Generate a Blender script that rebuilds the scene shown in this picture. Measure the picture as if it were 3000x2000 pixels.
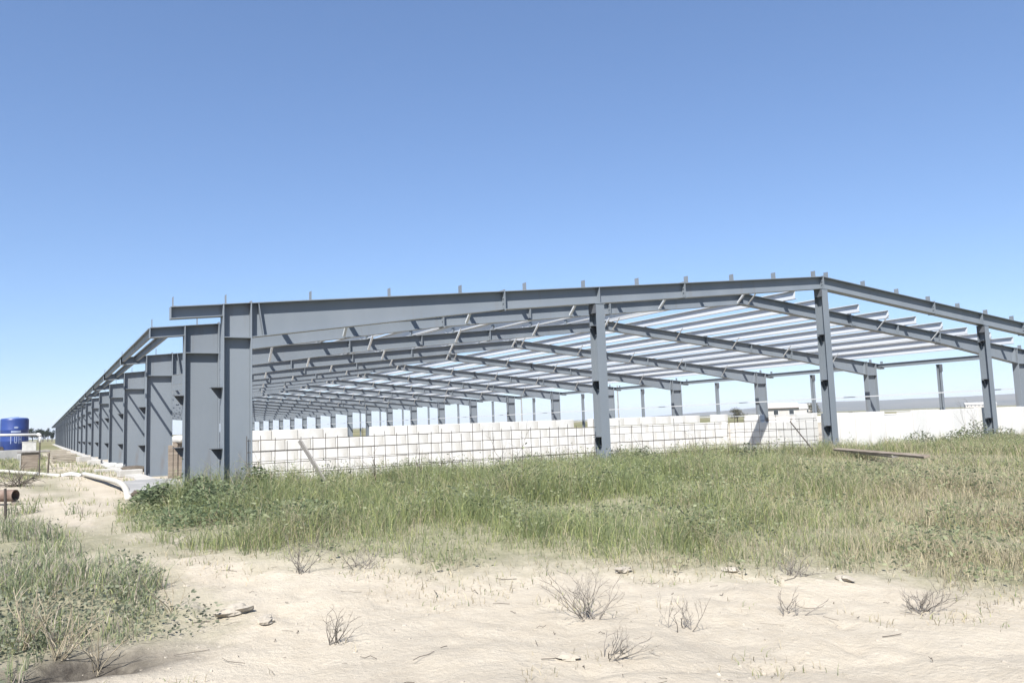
import bpy, math, random
import numpy as np
from mathutils import Vector, Matrix
random.seed(7); rng = np.random.default_rng(11)
for o in list(bpy.data.objects): bpy.data.objects.remove(o)
SC = bpy.context.scene
COL = SC.collection

# ------------------------------------------------------------------ camera
cd = bpy.data.cameras.new('camera'); cam = bpy.data.objects.new('camera', cd); COL.objects.link(cam)
CAMP = Vector((-2.5605, -14.8123, 1.1588))
cR, cU, cF = Vector((.86169261, -.50621895, -.03504581)), Vector((-.02094136, -.10448301, .99430617)), Vector((.50699832, .85605238, .10063315))
cam.matrix_world = Matrix(((cR.x, cU.x, -cF.x, CAMP.x), (cR.y, cU.y, -cF.y, CAMP.y), (cR.z, cU.z, -cF.z, CAMP.z), (0, 0, 0, 1)))
cd.sensor_width = 36; cd.lens = 28.0675; cd.clip_start = .05; cd.clip_end = 20000
SC.camera = cam

# ------------------------------------------------------------------ sky, sun, exposure
SUN = Vector((-.95, -1.0, 1.55)).normalized()
w = bpy.data.worlds.new('World'); SC.world = w; w.use_nodes = True
nt = w.node_tree; sky = nt.nodes.new('ShaderNodeTexSky'); sky.sky_type = 'NISHITA'; sky.sun_disc = False
sky.sun_elevation = math.asin(SUN.z); sky.sun_rotation = math.atan2(SUN.x, SUN.y)
sky.air_density = 1.0; sky.dust_density = 0; sky.ozone_density = 6; sky.altitude = 0
bg = nt.nodes['Background']; bg.inputs['Strength'].default_value = .09
gma = nt.nodes.new('ShaderNodeGamma'); gma.inputs[1].default_value = .77          # softer contrast over the whole sky
tnt = nt.nodes.new('ShaderNodeMix'); tnt.data_type = 'RGBA'; tnt.blend_type = 'MULTIPLY'; tnt.inputs[0].default_value = 1; tnt.inputs[7].default_value = (.98, 1.06, 1.24, 1)
nt.links.new(sky.outputs[0], gma.inputs[0]); nt.links.new(gma.outputs[0], tnt.inputs[6]); nt.links.new(tnt.outputs[2], bg.inputs['Color'])
ld = bpy.data.lights.new('sun', 'SUN'); sun = bpy.data.objects.new('sun', ld); COL.objects.link(sun)
ld.energy = 5.0; ld.angle = math.radians(.53); ld.color = (1, .965, .9)
sun.rotation_euler = SUN.to_track_quat('Z', 'Y').to_euler(); sun.location = (-30, -40, 40)
vs = SC.view_settings; vs.view_transform = 'Standard'; vs.look = 'None'; vs.exposure = 1.08; vs.gamma = 1; vs.use_curve_mapping = False

# ------------------------------------------------------------------ materials
def newmat(name):
    m = bpy.data.materials.new(name); m.use_nodes = True
    return m, m.node_tree.nodes, m.node_tree.links, m.node_tree.nodes['Principled BSDF']
def noise_col(m, N, L, scale, c1, c2, lo=.35, hi=.65, detail=6, coords='Object', stretch=None):
    tc = N.new('ShaderNodeTexCoord'); n = N.new('ShaderNodeTexNoise'); n.inputs['Scale'].default_value = scale; n.inputs['Detail'].default_value = detail
    if stretch:
        mp = N.new('ShaderNodeMapping'); mp.inputs['Scale'].default_value = stretch; L.new(tc.outputs[coords], mp.inputs[0]); L.new(mp.outputs[0], n.inputs['Vector'])
    else: L.new(tc.outputs[coords], n.inputs['Vector'])
    r = N.new('ShaderNodeValToRGB'); r.color_ramp.elements[0].position = lo; r.color_ramp.elements[1].position = hi
    r.color_ramp.elements[0].color = (*c1, 1); r.color_ramp.elements[1].color = (*c2, 1)
    L.new(n.outputs['Fac'], r.inputs[0]); return r, n
def simple(name, c1, c2, scale=6, rough=.6, metal=0, bump=0, bscale=40, stretch=None, spec=.5, k=.62, vary=0, spots=None):
    m, N, L, b = newmat(name); c1 = tuple(v*k for v in c1); c2 = tuple(v*k for v in c2)
    r, n = noise_col(m, N, L, scale, c1, c2, stretch=stretch)
    out = r.outputs[0]
    if spots:        # stains and rust with a shape of their own
        rs, ns = noise_col(m, N, L, spots[0], (0, 0, 0), (spots[3],)*3, spots[1], spots[2], 8, stretch=spots[5])
        mx = N.new('ShaderNodeMix'); mx.data_type = 'RGBA'; L.new(rs.outputs[0], mx.inputs[0]); L.new(out, mx.inputs[6]); mx.inputs[7].default_value = (*spots[4], 1); out = mx.outputs[2]
    if vary:         # each piece a little lighter or darker
        oi = N.new('ShaderNodeObjectInfo'); mr_ = N.new('ShaderNodeMapRange'); mr_.inputs[3].default_value = 1-vary; mr_.inputs[4].default_value = 1+vary; L.new(oi.outputs['Random'], mr_.inputs[0])
        hv = N.new('ShaderNodeHueSaturation'); L.new(mr_.outputs[0], hv.inputs['Value']); L.new(out, hv.inputs['Color']); out = hv.outputs[0]
    L.new(out, b.inputs['Base Color']); b.inputs['Roughness'].default_value = rough; b.inputs['Metallic'].default_value = metal
    b.inputs['Specular IOR Level'].default_value = spec
    if bump:
        n2 = N.new('ShaderNodeTexNoise'); n2.inputs['Scale'].default_value = bscale; n2.inputs['Detail'].default_value = 5
        tc = N.new('ShaderNodeTexCoord'); L.new(tc.outputs['Object'], n2.inputs['Vector'])
        bp = N.new('ShaderNodeBump'); bp.inputs['Strength'].default_value = bump; bp.inputs['Distance'].default_value = .02
        L.new(n2.outputs['Fac'], bp.inputs['Height']); L.new(bp.outputs[0], b.inputs['Normal'])
    return m
M = {}
M['steel'] = simple('grey_primed_steel', (.235, .27, .31), (.268, .302, .342), 1.3, .55, 0, .05, 12, (1, 1, .35), .35, vary=.05, spots=(3.5, .60, .78, .55, (.13, .115, .105), (1, 1, .22)))
M['galv'] = simple('galvanised_sheet', (.76, .80, .85), (.88, .91, .95), 2.2, .42, .2, 0, 20, (1, .1, 1), vary=.06)
M['dark'] = simple('dark_shaded_bracket_steel', (.10, .11, .13), (.14, .15, .17), 5, .6)  # dark steel; shade under the girt cleat seats is put into the colour
M['white'] = simple('white_panel_coat', (.82, .81, .79), (.90, .89, .87), 1.2, .6, 0, .15, 30, (1, 1, .4), .25, vary=.05, spots=(2.6, .56, .74, .55, (.33, .31, .275), (1, 1, .45)))
M['wire'] = simple('rusted_wire', (.06, .05, .045), (.11, .085, .07), 8, .7)
M['conc'] = simple('pale_concrete', (.50, .48, .45), (.63, .61, .57), 3, .9, 0, .4, 30)
M['conc2'] = simple('grey_concrete', (.34, .34, .34), (.47, .465, .455), 2.5, .9, 0, .35, 25)
M['wood'] = simple('weathered_timber', (.25, .20, .155), (.38, .32, .26), 3, .8, 0, .3, 40, (1, 6, 6))
M['plank'] = simple('grey_board', (.30, .28, .265), (.38, .36, .345), 3, .8, 0, .2, 40, (6, 6, 1))
M['bleached'] = simple('sun_bleached_board', (.40, .35, .28), (.54, .48, .40), 4, .85, 0, .3, 40, (1, 6, 6))
M['rust'] = simple('rusty_iron', (.16, .10, .075), (.30, .22, .18), 6, .8, 0, .3, 30)
M['blue'] = simple('blue_plastic', (.03, .065, .26), (.04, .08, .31), 1.5, .4)
M['bluelid'] = simple('pale_blue_lid', (.20, .30, .58), (.24, .34, .62), 3, .4)
M['pvc'] = simple('white_plastic', (.78, .78, .77), (.84, .84, .83), 3, .4)
M['cream'] = simple('cream_plastic', (.60, .575, .50), (.72, .69, .61), 5, .6)
M['sack'] = simple('white_sack', (.62, .61, .58), (.74, .73, .70), 6, .8, 0, .4, 25)
M['twig'] = simple('dead_twig', (.085, .07, .055), (.19, .16, .13), 9, .85)
M['deadgrey'] = simple('dead_grey_twig', (.17, .15, .13), (.30, .27, .235), 9, .85)
M['straw'] = simple('dry_stalk', (.40, .33, .22), (.55, .47, .34), 9, .8)
M['bark'] = simple('bark', (.10, .08, .06), (.17, .14, .11), 9, .9)
M['rock'] = simple('sandstone_rock', (.44, .39, .32), (.60, .54, .45), 6, .9, 0, .6, 25)
M['pink'] = simple('hazed_pale_roof', (.54, .49, .48), (.62, .56, .55), 4, .7)  # roof tone paled, distance haze is put into the colour
M['plaster'] = simple('pale_plaster', (.62, .58, .55), (.70, .66, .62), 2, .8)
M['glass'] = simple('window_dark', (.05, .06, .07), (.07, .08, .09), 2, .15)
M['hill'] = simple('dry_hillside', (.13, .13, .10), (.21, .19, .14), .004, .95)
M['mark'] = simple('white_print', (.34, .41, .62), (.42, .49, .68), 5, .5)

def leafmat(name, attr='tint', trans=.35):
    m, N, L, b = newmat(name); N.remove(b)
    a = N.new('ShaderNodeAttribute'); a.attribute_name = attr
    d = N.new('ShaderNodeBsdfDiffuse'); t = N.new('ShaderNodeBsdfTranslucent'); mx = N.new('ShaderNodeMixShader'); mx.inputs[0].default_value = trans
    L.new(a.outputs['Color'], d.inputs['Color']); L.new(a.outputs['Color'], t.inputs['Color'])
    L.new(d.outputs[0], mx.inputs[1]); L.new(t.outputs[0], mx.inputs[2]); L.new(mx.outputs[0], N['Material Output'].inputs['Surface'])
    return m
M['grass'] = leafmat('grass_blades', trans=.5); M['leaf'] = leafmat('weed_leaves', trans=.45)

def groundmat():
    m, N, L, b = newmat('sandy_soil')
    geo = N.new('ShaderNodeNewGeometry')
    def noise(s, d=6, rough=.55, st=None):
        n = N.new('ShaderNodeTexNoise'); n.inputs['Scale'].default_value = s; n.inputs['Detail'].default_value = d; n.inputs['Roughness'].default_value = rough
        if st:
            mp = N.new('ShaderNodeMapping'); mp.inputs['Scale'].default_value = st; L.new(geo.outputs['Position'], mp.inputs[0]); L.new(mp.outputs[0], n.inputs['Vector'])
        else: L.new(geo.outputs['Position'], n.inputs['Vector'])
        return n
    def ramp(src, lo, hi, c1, c2):
        r = N.new('ShaderNodeValToRGB'); e = r.color_ramp.elements; e[0].position = lo; e[1].position = hi; e[0].color = (*c1, 1); e[1].color = (*c2, 1); L.new(src, r.inputs[0]); return r.outputs[0]
    def mix(f, a, c, typ='MIX'):
        x = N.new('ShaderNodeMix'); x.data_type = 'RGBA'; x.blend_type = typ
        if isinstance(f, float): x.inputs[0].default_value = f
        else: L.new(f, x.inputs[0])
        L.new(a, x.inputs[6])
        if isinstance(c, tuple): x.inputs[7].default_value = (*c, 1)
        else: L.new(c, x.inputs[7])
        return x.outputs[2]
    n1 = noise(.9); n2 = noise(7, 8, .65); n3 = noise(60, 4, .6)
    sand = ramp(n1.outputs['Fac'], .32, .68, (0.353, 0.307, 0.242), (0.409, 0.363, 0.294))
    sand = mix(ramp(n2.outputs['Fac'], .42, .62, (.0, .0, .0), (.55, .55, .55)), sand, (0.428, 0.384, 0.316))
    sand = mix(ramp(n3.outputs['Fac'], .60, .72, (0, 0, 0), (.5, .5, .5)), sand, (0.260, 0.226, 0.180))
    n5 = noise(.55, 5, .6); sand = mix(ramp(n5.outputs['Fac'], .50, .72, (0, 0, 0), (.55, .55, .55)), sand, (.315, .282, .235))
    n6 = noise(190, 3, .6); sand = mix(ramp(n6.outputs['Fac'], .60, .70, (0, 0, 0), (.5, .5, .5)), sand, (.20, .175, .145))
    at = N.new('ShaderNodeAttribute'); at.attribute_name = 'veg'
    sp = N.new('ShaderNodeSeparateColor'); L.new(at.outputs['Color'], sp.inputs[0])
    nv = noise(3.5, 8, .7)
    green = ramp(nv.outputs['Fac'], .35, .65, (0.136, 0.140, 0.077), (0.236, 0.223, 0.149))
    c = mix(sp.outputs[0], sand, green)
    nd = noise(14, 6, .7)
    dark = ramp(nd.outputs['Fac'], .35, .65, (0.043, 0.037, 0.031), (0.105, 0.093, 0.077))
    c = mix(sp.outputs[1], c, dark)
    nf = noise(.02, 5, .6, (1, .25, 1))
    fld = ramp(nf.outputs['Fac'], .38, .6, (0.118, 0.124, 0.056), (0.205, 0.180, 0.105))
    c = mix(sp.outputs[2], c, fld)
    L.new(c, b.inputs['Base Color']); b.inputs['Roughness'].default_value = .95; b.inputs['Specular IOR Level'].default_value = .15
    vo = N.new('ShaderNodeTexVoronoi'); vo.inputs['Scale'].default_value = 16; L.new(geo.outputs['Position'], vo.inputs['Vector'])
    nb = noise(28, 8, .7)
    ad = N.new('ShaderNodeMath'); ad.operation = 'MULTIPLY_ADD'; L.new(vo.outputs['Distance'], ad.inputs[0]); ad.inputs[1].default_value = .3; L.new(nb.outputs['Fac'], ad.inputs[2])
    bp = N.new('ShaderNodeBump'); bp.inputs['Strength'].default_value = .75; bp.inputs['Distance'].default_value = .03
    L.new(ad.outputs[0], bp.inputs['Height']); L.new(bp.outputs[0], b.inputs['Normal'])
    return m
M['ground'] = groundmat()

# ------------------------------------------------------------------ helpers
class MB:
    def __init__(s): s.v = []; s.f = []
    def hexa(s, p):          # 8 points: bottom ring 0-3 ccw seen from above, top ring 4-7
        i = len(s.v); s.v += [tuple(q) for q in p]
        s.f += [(i+3, i+2, i+1, i), (i+4, i+5, i+6, i+7), (i, i+1, i+5, i+4), (i+1, i+2, i+6, i+5), (i+2, i+3, i+7, i+6), (i+3, i, i+4, i+7)]; return s
    def box(s, x0, x1, y0, y1, z0, z1):
        return s.hexa([(x0, y0, z0), (x1, y0, z0), (x1, y1, z0), (x0, y1, z0), (x0, y0, z1), (x1, y0, z1), (x1, y1, z1), (x0, y1, z1)])
    def slab(s, x0, x1, y0, y1, a0, a1, b0, b1):   # sloped: bottom z a0->a1, top b0->b1 along x
        return s.hexa([(x0, y0, a0), (x1, y0, a1), (x1, y1, a1), (x0, y1, a0), (x0, y0, b0), (x1, y0, b1), (x1, y1, b1), (x0, y1, b0)])
    def prism(s, poly, axis, a, b):    # polygon (u,v) extruded along axis from a to b ; axis 'y': u=x v=z ; axis 'x': u=y v=z ; 'z': u=x v=y
        i = len(s.v); n = len(poly)
        def P(u, v, t): return (u, t, v) if axis == 'y' else ((t, u, v) if axis == 'x' else (u, v, t))
        s.v += [P(u, v, a) for u, v in poly] + [P(u, v, b) for u, v in poly]
        s.f += [tuple(range(i, i+n)), tuple(range(i+2*n-1, i+n-1, -1))]
        for k in range(n): s.f.append((i+k, i+n+k, i+n+(k+1) % n, i+(k+1) % n))
        return s
    def tube(s, pts, rad, n=6, cap=True):
        pts = [Vector(p) for p in pts]; i0 = len(s.v)
        if not hasattr(rad, '__len__'): rad = [rad]*len(pts)
        for k, p in enumerate(pts):
            t = (pts[min(k+1, len(pts)-1)] - pts[max(k-1, 0)]).normalized()
            a = t.cross(Vector((0, 0, 1)) if abs(t.z) < .9 else Vector((1, 0, 0))).normalized(); b = t.cross(a)
            for j in range(n):
                an = 2*math.pi*j/n; s.v.append(tuple(p + (a*math.cos(an) + b*math.sin(an))*rad[k]))
        for k in range(len(pts)-1):
            for j in range(n):
                q = i0+k*n; s.f.append((q+j, q+(j+1) % n, q+n+(j+1) % n, q+n+j))
        if cap:
            s.f.append(tuple(range(i0+n-1, i0-1, -1))); q = i0+(len(pts)-1)*n; s.f.append(tuple(range(q, q+n)))
        return s
    def lathe(s, prof, n=32, c=(0, 0)):
        i0 = len(s.v)
        for r, z in prof:
            for j in range(n): a = 2*math.pi*j/n; s.v.append((c[0]+r*math.cos(a), c[1]+r*math.sin(a), z))
        for k in range(len(prof)-1):
            for j in range(n): q = i0+k*n; s.f.append((q+j, q+(j+1) % n, q+n+(j+1) % n, q+n+j))
        s.f.append(tuple(range(i0+n-1, i0-1, -1))); q = i0+(len(prof)-1)*n; s.f.append(tuple(range(q, q+n))); return s
    def mesh(s, name, mat, smooth=False):
        me = bpy.data.meshes.new(name); me.from_pydata(s.v, [], s.f); me.materials.append(M[mat] if isinstance(mat, str) else mat)
        if smooth: me.polygons.foreach_set('use_smooth', [True]*len(me.polygons))
        me.update(); return me
def link(name, me, parent=None, loc=(0, 0, 0), rot=(0, 0, 0)):
    o = bpy.data.objects.new(name, me); COL.objects.link(o); o.location = loc; o.rotation_euler = rot
    if parent: o.parent = parent
    return o
def tag(o, label, cat, group=None, kind=None):
    o['label'] = label; o['category'] = cat
    if group: o['group'] = group
    if kind: o['kind'] = kind
    return o
def struct(name, me): o = link(name, me); o['kind'] = 'structure'; return o
def empty(name, loc, rz=0): o = link(name, None, None, loc, (0, 0, rz)); return o
def smooth(a, b, x): t = np.clip((x-a)/(b-a), 0, 1); return t*t*(3-2*t)
def bevel(o, w=.006, seg=1):
    b = o.modifiers.new('bevel', 'BEVEL'); b.width = w; b.segments = seg; b.limit_method = 'ANGLE'; return o

def vnoise(x, y, seed=0):
    xi = np.floor(x).astype(np.int64); yi = np.floor(y).astype(np.int64); xf = x-xi; yf = y-yi
    def hsh(a, b):
        n = (a*374761393 + b*668265263 + seed*1442695041) & 0x7fffffff
        n = ((n ^ (n >> 13))*1274126177) & 0x7fffffff
        return ((n ^ (n >> 16)) & 0xffff)/65535.0
    u = xf*xf*(3-2*xf); v = yf*yf*(3-2*yf)
    return (hsh(xi, yi)*(1-u)+hsh(xi+1, yi)*u)*(1-v) + (hsh(xi, yi+1)*(1-u)+hsh(xi+1, yi+1)*u)*v
def fbm(x, y, oct=4, seed=0):
    s = 0; a = .5; t = 0
    for k in range(oct): s = s+a*vnoise(x*2**k+17.3*k, y*2**k-9.1*k, seed+k); t += a; a *= .5
    return s/t
def inpoly(x, y, poly):
    r = np.zeros(np.shape(x), bool); n = len(poly)
    for i in range(n):
        x0, y0 = poly[i]; x1, y1 = poly[(i+1) % n]
        c = ((y0 > y) != (y1 > y)) & (x < (x1-x0)*(y-y0)/((y1-y0) if y1 != y0 else 1e-9)+x0); r ^= c
    return r
GRASS = [(-1.0, .9), (-1.57, -.92), (-1.39, -3.36), (-1.3, -5.16), (-.98, -6.16), (-.7, -6.73), (-.28, -6.9), (.05, -6.92), (.44, -7.3), (.71, -7.89), (1.13, -8.12), (1.76, -8.03), (2.28, -8.16), (2.55, -8.63), (3.22, -8.86), (3.33, -9.41), (3.61, -9.75), (4.37, -9.74), (3.99, -10.41), (4.3, -10.81), (4.85, -11.0), (8, -12.6), (45, -20), (48, .6), (24, .3), (17.2, .2), (16.2, 1.6), (8, 2.2), (2, 1.6)]
LEFT = [(-4.4, .9), (-3.09, .78), (-2.52, .87), (-2.13, -3.5), (-2.12, -5.66), (-1.8, -5.49), (-1.78, -6.63), (-1.47, -6.94), (-1.49, -7.85), (-1.67, -8.42), (-1.97, -8.24), (-2.16, -8.47), (-2.46, -8.37), (-2.74, -8.76), (-4.5, -9.5)]
_rd = random.Random(5); DENTS = [(_rd.uniform(-1.6, 3.2), _rd.uniform(-11.6, -7.6), _rd.uniform(.05, .09)) for _ in range(46)]
def hg(x, y):
    x = np.asarray(x, float); y = np.asarray(y, float)
    z = -.38*smooth(0, 1, (y+4)/-7)
    d = np.hypot(x+2.56, y+14.8)
    near = 1-smooth(16, 40, d); inside = smooth(-1.2, .2, x)*smooth(-.6, .8, y)
    am = near*(1-.85*inside)
    z = z + am*((fbm(x*.55, y*.55, 3, 3)-.5)*.20 + (fbm(x*2.1, y*2.1, 3, 9)-.5)*.06 + (fbm(x*6.5, y*6.5, 3, 5)-.5)*.026)
    z = z - .16*np.exp(-(((x+2.2)/.34)**2+((y+8.75)/.17)**2))*(.6+.8*fbm(x*7, y*7, 3, 44))
    if np.ndim(x) and x.size:
        tr = (y+11.05)+.42*(x-1.2); tr2 = tr+.95
        z = z - near*.016*(np.exp(-(tr/.075)**2)+np.exp(-(tr2/.075)**2))*smooth(-.4, .6, x)*(1-smooth(5, 8, x))
        for dx_, dy_, dr_ in DENTS: z = z - .022*np.exp(-(((x-dx_)/(dr_))**2+((y-dy_)/(dr_*1.6))**2))
    return z
def hz(x, y): return float(hg(np.array([x]), np.array([y]))[0])

# ------------------------------------------------------------------ ground
def axis(fine0, fine1, step, lo, hi, g=1.16):
    a = list(np.arange(fine0, fine1, step)); s = step; x = fine0
    L = []
    while x > lo: s *= g; x -= s; L.append(x)
    s = step; x = a[-1]; R_ = []
    while x < hi: s *= g; x += s; R_.append(x)
    return np.array(L[::-1]+a+R_)
gx = axis(-4.2, 6.5, .045, -6000, 6000); gy = axis(-13.6, -4.5, .045, -6000, 7000)
X, Y = np.meshgrid(gx, gy); Z = hg(X, Y)
nx, ny = len(gx), len(gy)
vv = np.stack([X.ravel(), Y.ravel(), Z.ravel()], 1)
idx = np.arange(nx*ny).reshape(ny, nx)
ff = np.stack([idx[:-1, :-1].ravel(), idx[:-1, 1:].ravel(), idx[1:, 1:].ravel(), idx[1:, :-1].ravel()], 1)
def np_mesh(name, v, f, mat, tint=None, attr='tint', sm=False):
    me = bpy.data.meshes.new(name); k = f.shape[1]
    me.vertices.add(len(v)); me.vertices.foreach_set('co', np.ascontiguousarray(v, np.float32).ravel())
    me.loops.add(f.size); me.loops.foreach_set('vertex_index', np.ascontiguousarray(f, np.int32).ravel())
    me.polygons.add(len(f)); me.polygons.foreach_set('loop_start', np.arange(0, f.size, k, dtype=np.int32)); me.polygons.foreach_set('loop_total', np.full(len(f), k, np.int32))
    if sm: me.polygons.foreach_set('use_smooth', np.ones(len(f), bool))
    me.update(calc_edges=True)
    if tint is not None:
        a = me.color_attributes.new(attr, 'FLOAT_COLOR', 'POINT')
        c = np.ones((len(v), 4), np.float32); c[:, :3] = tint; a.data.foreach_set('color', c.ravel())
    me.materials.append(M[mat] if isinstance(mat, str) else mat); return me
def wob(x, y, s=1.): return x+(fbm(x*1.1, y*1.1, 4, 21)-.5)*1.5*s, y+(fbm(x*1.1, y*1.1, 4, 33)-.5)*1.5*s
def vegmask(x, y):
    wx, wy = wob(x, y)
    g = inpoly(wx, wy, GRASS)*1.0; l = inpoly(wx, wy, LEFT)*1.0
    return g, l
g_ = l_ = 0
for k in range(6):
    dx_, dy_ = .34*math.cos(k*1.05), .34*math.sin(k*1.05)
    q1, q2 = vegmask(X+dx_+.5*(fbm(X*5, Y*5, 3, 140+k)-.5), Y+dy_+.5*(fbm(X*5, Y*5, 3, 150+k)-.5)); g_ = g_+q1/6; l_ = l_+q2/6
pathg = ((X < -.3) & (Y > -6) & (Y < 120))*smooth(.46, .66, fbm(X*.9, Y*.5, 4, 71))*.7
back = smooth(12, 20, Y)*(X < -2.4)*.9
veg = np.clip(np.maximum.reduce([g_*.85, l_*.8, pathg, back*(.5+fbm(X*.4, Y*.2, 3, 5))]), 0, 1)
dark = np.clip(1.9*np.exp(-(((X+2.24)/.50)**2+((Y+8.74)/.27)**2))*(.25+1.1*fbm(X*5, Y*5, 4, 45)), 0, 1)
far = np.clip(smooth(55, 130, np.hypot(X+2.5, Y+14.8))*(1-((X > -.5) & (X < 34) & (Y > 0) & (Y < 170))), 0, 1)
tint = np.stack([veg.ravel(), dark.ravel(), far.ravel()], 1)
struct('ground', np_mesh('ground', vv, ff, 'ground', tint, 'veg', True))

# distant hills on the right, and low rise far behind
def hills():
    mb = MB(); n = 120; P = []
    for k in range(n+1):
        a = math.radians(36 + 44*k/n); d = 3000
        cx, cy = CAMP.x+d*math.sin(a), CAMP.y+d*math.cos(a)
        t = k/n
        hgt = 36*smooth(.0, .42, t)*(.82+.3*fbm(np.array([t*9.]), np.array([.3]), 4, 4)[0])
        P.append((cx, cy, float(hgt), a))
    rows = []
    for k, (cx, cy, hh, a) in enumerate(P):
        row = []
        for j, (dr, fz) in enumerate([(-900, -.02), (-500, .25), (-250, .62), (0, 1), (500, .6), (1400, -.05)]):
            jit = 1+.22*(vnoise(np.array([k*.5]), np.array([j*3.1]), 8)[0]-.5)
            row.append((cx+dr*math.sin(a), cy+dr*math.cos(a), hh*fz*(jit if j in (1, 2, 4) else 1)-(2 if fz < 0 else 0)))
        rows.append(row)
    for r in rows: mb.v += r
    for k in range(n):
        for j in range(5): q = k*6+j; mb.f.append((q, q+6, q+7, q+1))
    return mb.mesh('hills', 'hill', True)
struct('hills', hills())

# ------------------------------------------------------------------ steel frame building
W, H, SL = 32.888, 3.4157, .0938
D1, BAY, NF = 3.0385, 7.0, 25
FY = [0.0]+[D1+BAY*k for k in range(NF-1)]
CD = .70; FWc = .26; TF = .022; TW = .012
XR = W/2
def ztop(x): return H+SL*x
def dep(x): return .63+(.40-.63)*min(max((x-CD)/(6.0-CD), 0), 1) if x < 6 else .40+(.35-.40)*(x-6)/(XR-6)
def mirror(mb):
    o = MB(); o.v = [(W-x, y, z) for x, y, z in mb.v]; o.f = [tuple(reversed(f)) for f in mb.f]; return o
def column(off=0):
    m = MB(); h = FWc/2; o = off
    m.box(o, o+TF, -h, h, .02, ztop(o)-.014)                               # outer flange
    m.box(CD-TF, CD, -h, h, .02, ztop(CD)+.03)                   # inner flange / end plate
    m.slab(o+TF, CD-TF, -TW/2, TW/2, .02, .02, ztop(o)-.014, ztop(CD)-.014)
    m.slab(o-.01, CD-TF-.001, -h, h, ztop(o)-.014, ztop(CD)-.014, ztop(o), ztop(CD))   # cap
    return m
def overhang(off=0):
    m = MB(); x0, x1 = -.66, off-.004; h = .11
    m.slab(x0, x1, -h, h, ztop(x0)-.014, ztop(x1)-.014, ztop(x0), ztop(x1))
    m.slab(x0, x1, -h, h, ztop(x0)-.215, ztop(x1)-.215, ztop(x0)-.201, ztop(x1)-.201)
    m.slab(x0, x1, -.005, .005, ztop(x0)-.201, ztop(x1)-.201, ztop(x0)-.014, ztop(x1)-.014)
    m.box(x0, x0+.008, -.10, -.007, ztop(x0)-.20, ztop(x0)-.016); m.box(x0, x0+.008, .007, .10, ztop(x0)-.20, ztop(x0)-.016)
    return m
def rafter():
    m = MB(); h = FWc/2-.005; e = .3
    segs = [CD+.002, 6.0, XR]
    for a, b in zip(segs, segs[1:]):
        m.slab(a, b, -TW/2, TW/2, ztop(a)-dep(a)+.014, ztop(b)-dep(b)+.014, ztop(a)-.016, ztop(b)-.016)
        m.slab(a, b, -h, h, ztop(a)-dep(a), ztop(b)-dep(b), ztop(a)-dep(a)+.014, ztop(b)-dep(b)+.014)
    a, b = segs[0], XR
    m.slab(a, b, -h, h, ztop(a)-.016, ztop(b)-.016, ztop(a), ztop(b)); return m
def plate_at(x, up=.03, down=.03, half=.13, t=.022, lean=0):
    m = MB(); zt, zb = ztop(x)+up, ztop(x)-dep(x)-down
    m.hexa([(x-t/2+lean, -half, zb), (x+t/2+lean, -half, zb), (x+t/2+lean, half, zb), (x-t/2+lean, half, zb), (x-t/2, -half, zt), (x+t/2, -half, zt), (x+t/2, half, zt), (x-t/2, half, zt)])
    for sy in (-1, 1):
        for q in range(4):
            zz = zb+(zt-zb)*(q+.6)/4.3; yy = sy*half*.62; m.tube([(x-t/2-.022+lean*.5, yy, zz), (x+t/2+.022+lean*.5, yy, zz)], .016, 6)
    return m
def webstiff(x, lean=0, t=.014):
    m = MB(); zt, zb = ztop(x)-.017, ztop(x)-dep(x)+.016
    for y0, y1 in ((-FWc/2+.01, -TW/2), (TW/2, FWc/2-.01)):
        m.hexa([(x-t/2+lean, y0, zb), (x+t/2+lean, y0, zb), (x+t/2+lean, y1, zb), (x-t/2+lean, y1, zb), (x-t/2, y0, zt), (x+t/2, y0, zt), (x+t/2, y1, zt), (x-t/2, y1, zt)])
    return m
def knee(off=0):
    m = MB(); z = ztop(CD)-dep(CD)-.01
    for y0, y1 in ((-FWc/2+.004, -TW/2), (TW/2, FWc/2-.004)): m.box(off+TF, CD-TF, y0, y1, z-.008, z+.008)
    return m
def girt_cleat(z, x=0):
    m = MB(); m.box(x-.19, x, -.11, .11, z-.006, z+.006)
    m.prism([(x-.17, z-.007), (x, z-.007), (x, z-.19), (x-.035, z-.19)], 'y', .052, .062); return m
def cleat(x):
    m = MB(); z = ztop(x); m.box(x-.05, x-.044, -.075, .075, z+.001, z+.17); m.box(x-.044, x+.02, -.075, .075, z+.001, z+.007); return m
def flybrace(x, s):
    m = MB(); z0 = ztop(x)-dep(x)+.03; z1 = ztop(x)+.10
    a = Vector((x, s*.13, z0)); b = Vector((x, s*.62, z1))
    d = Vector((.028, 0, 0)); u = Vector((0, 0, .004)); p = Vector((.003, 0, 0)); q = Vector((0, s*-.03, .035))
    m.hexa([a-d-u, a+d-u, b+d-u, b-d-u, a-d+u, a+d+u, b+d+u, b-d+u])
    m.hexa([a-d-p, a-d+p, b-d+p, b-d-p, a-d-p+q, a-d+p+q, b-d+p+q, b-d-p+q]); return m
def base_plate(o=0):
    m = MB(); m.box(o-.05, CD+.05, -.19, .19, .0, .022)
    for x in (o+.10, CD-.10):
        for y in (-.11, .11): m.tube([(x, y, .02), (x, y, .085)], .014, 6)
    return m
PX = [-.57, .31]+[round(1.85+1.592*k, 3) for k in range(9)]+[16.22]
def pair(fn, mat, *a):   # meshes for the left half and the mirrored right half
    m = fn(*a); return (m.mesh(fn.__name__, mat), mirror(m).mesh(fn.__name__, mat))
mc, mc1 = pair(column, 'steel'), pair(column, 'steel', .198)
mo, mo1 = pair(overhang, 'steel'), pair(overhang, 'steel', .198)
mr = pair(rafter, 'steel'); mk, mk1 = pair(knee, 'steel'), pair(knee, 'steel', .198)
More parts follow.
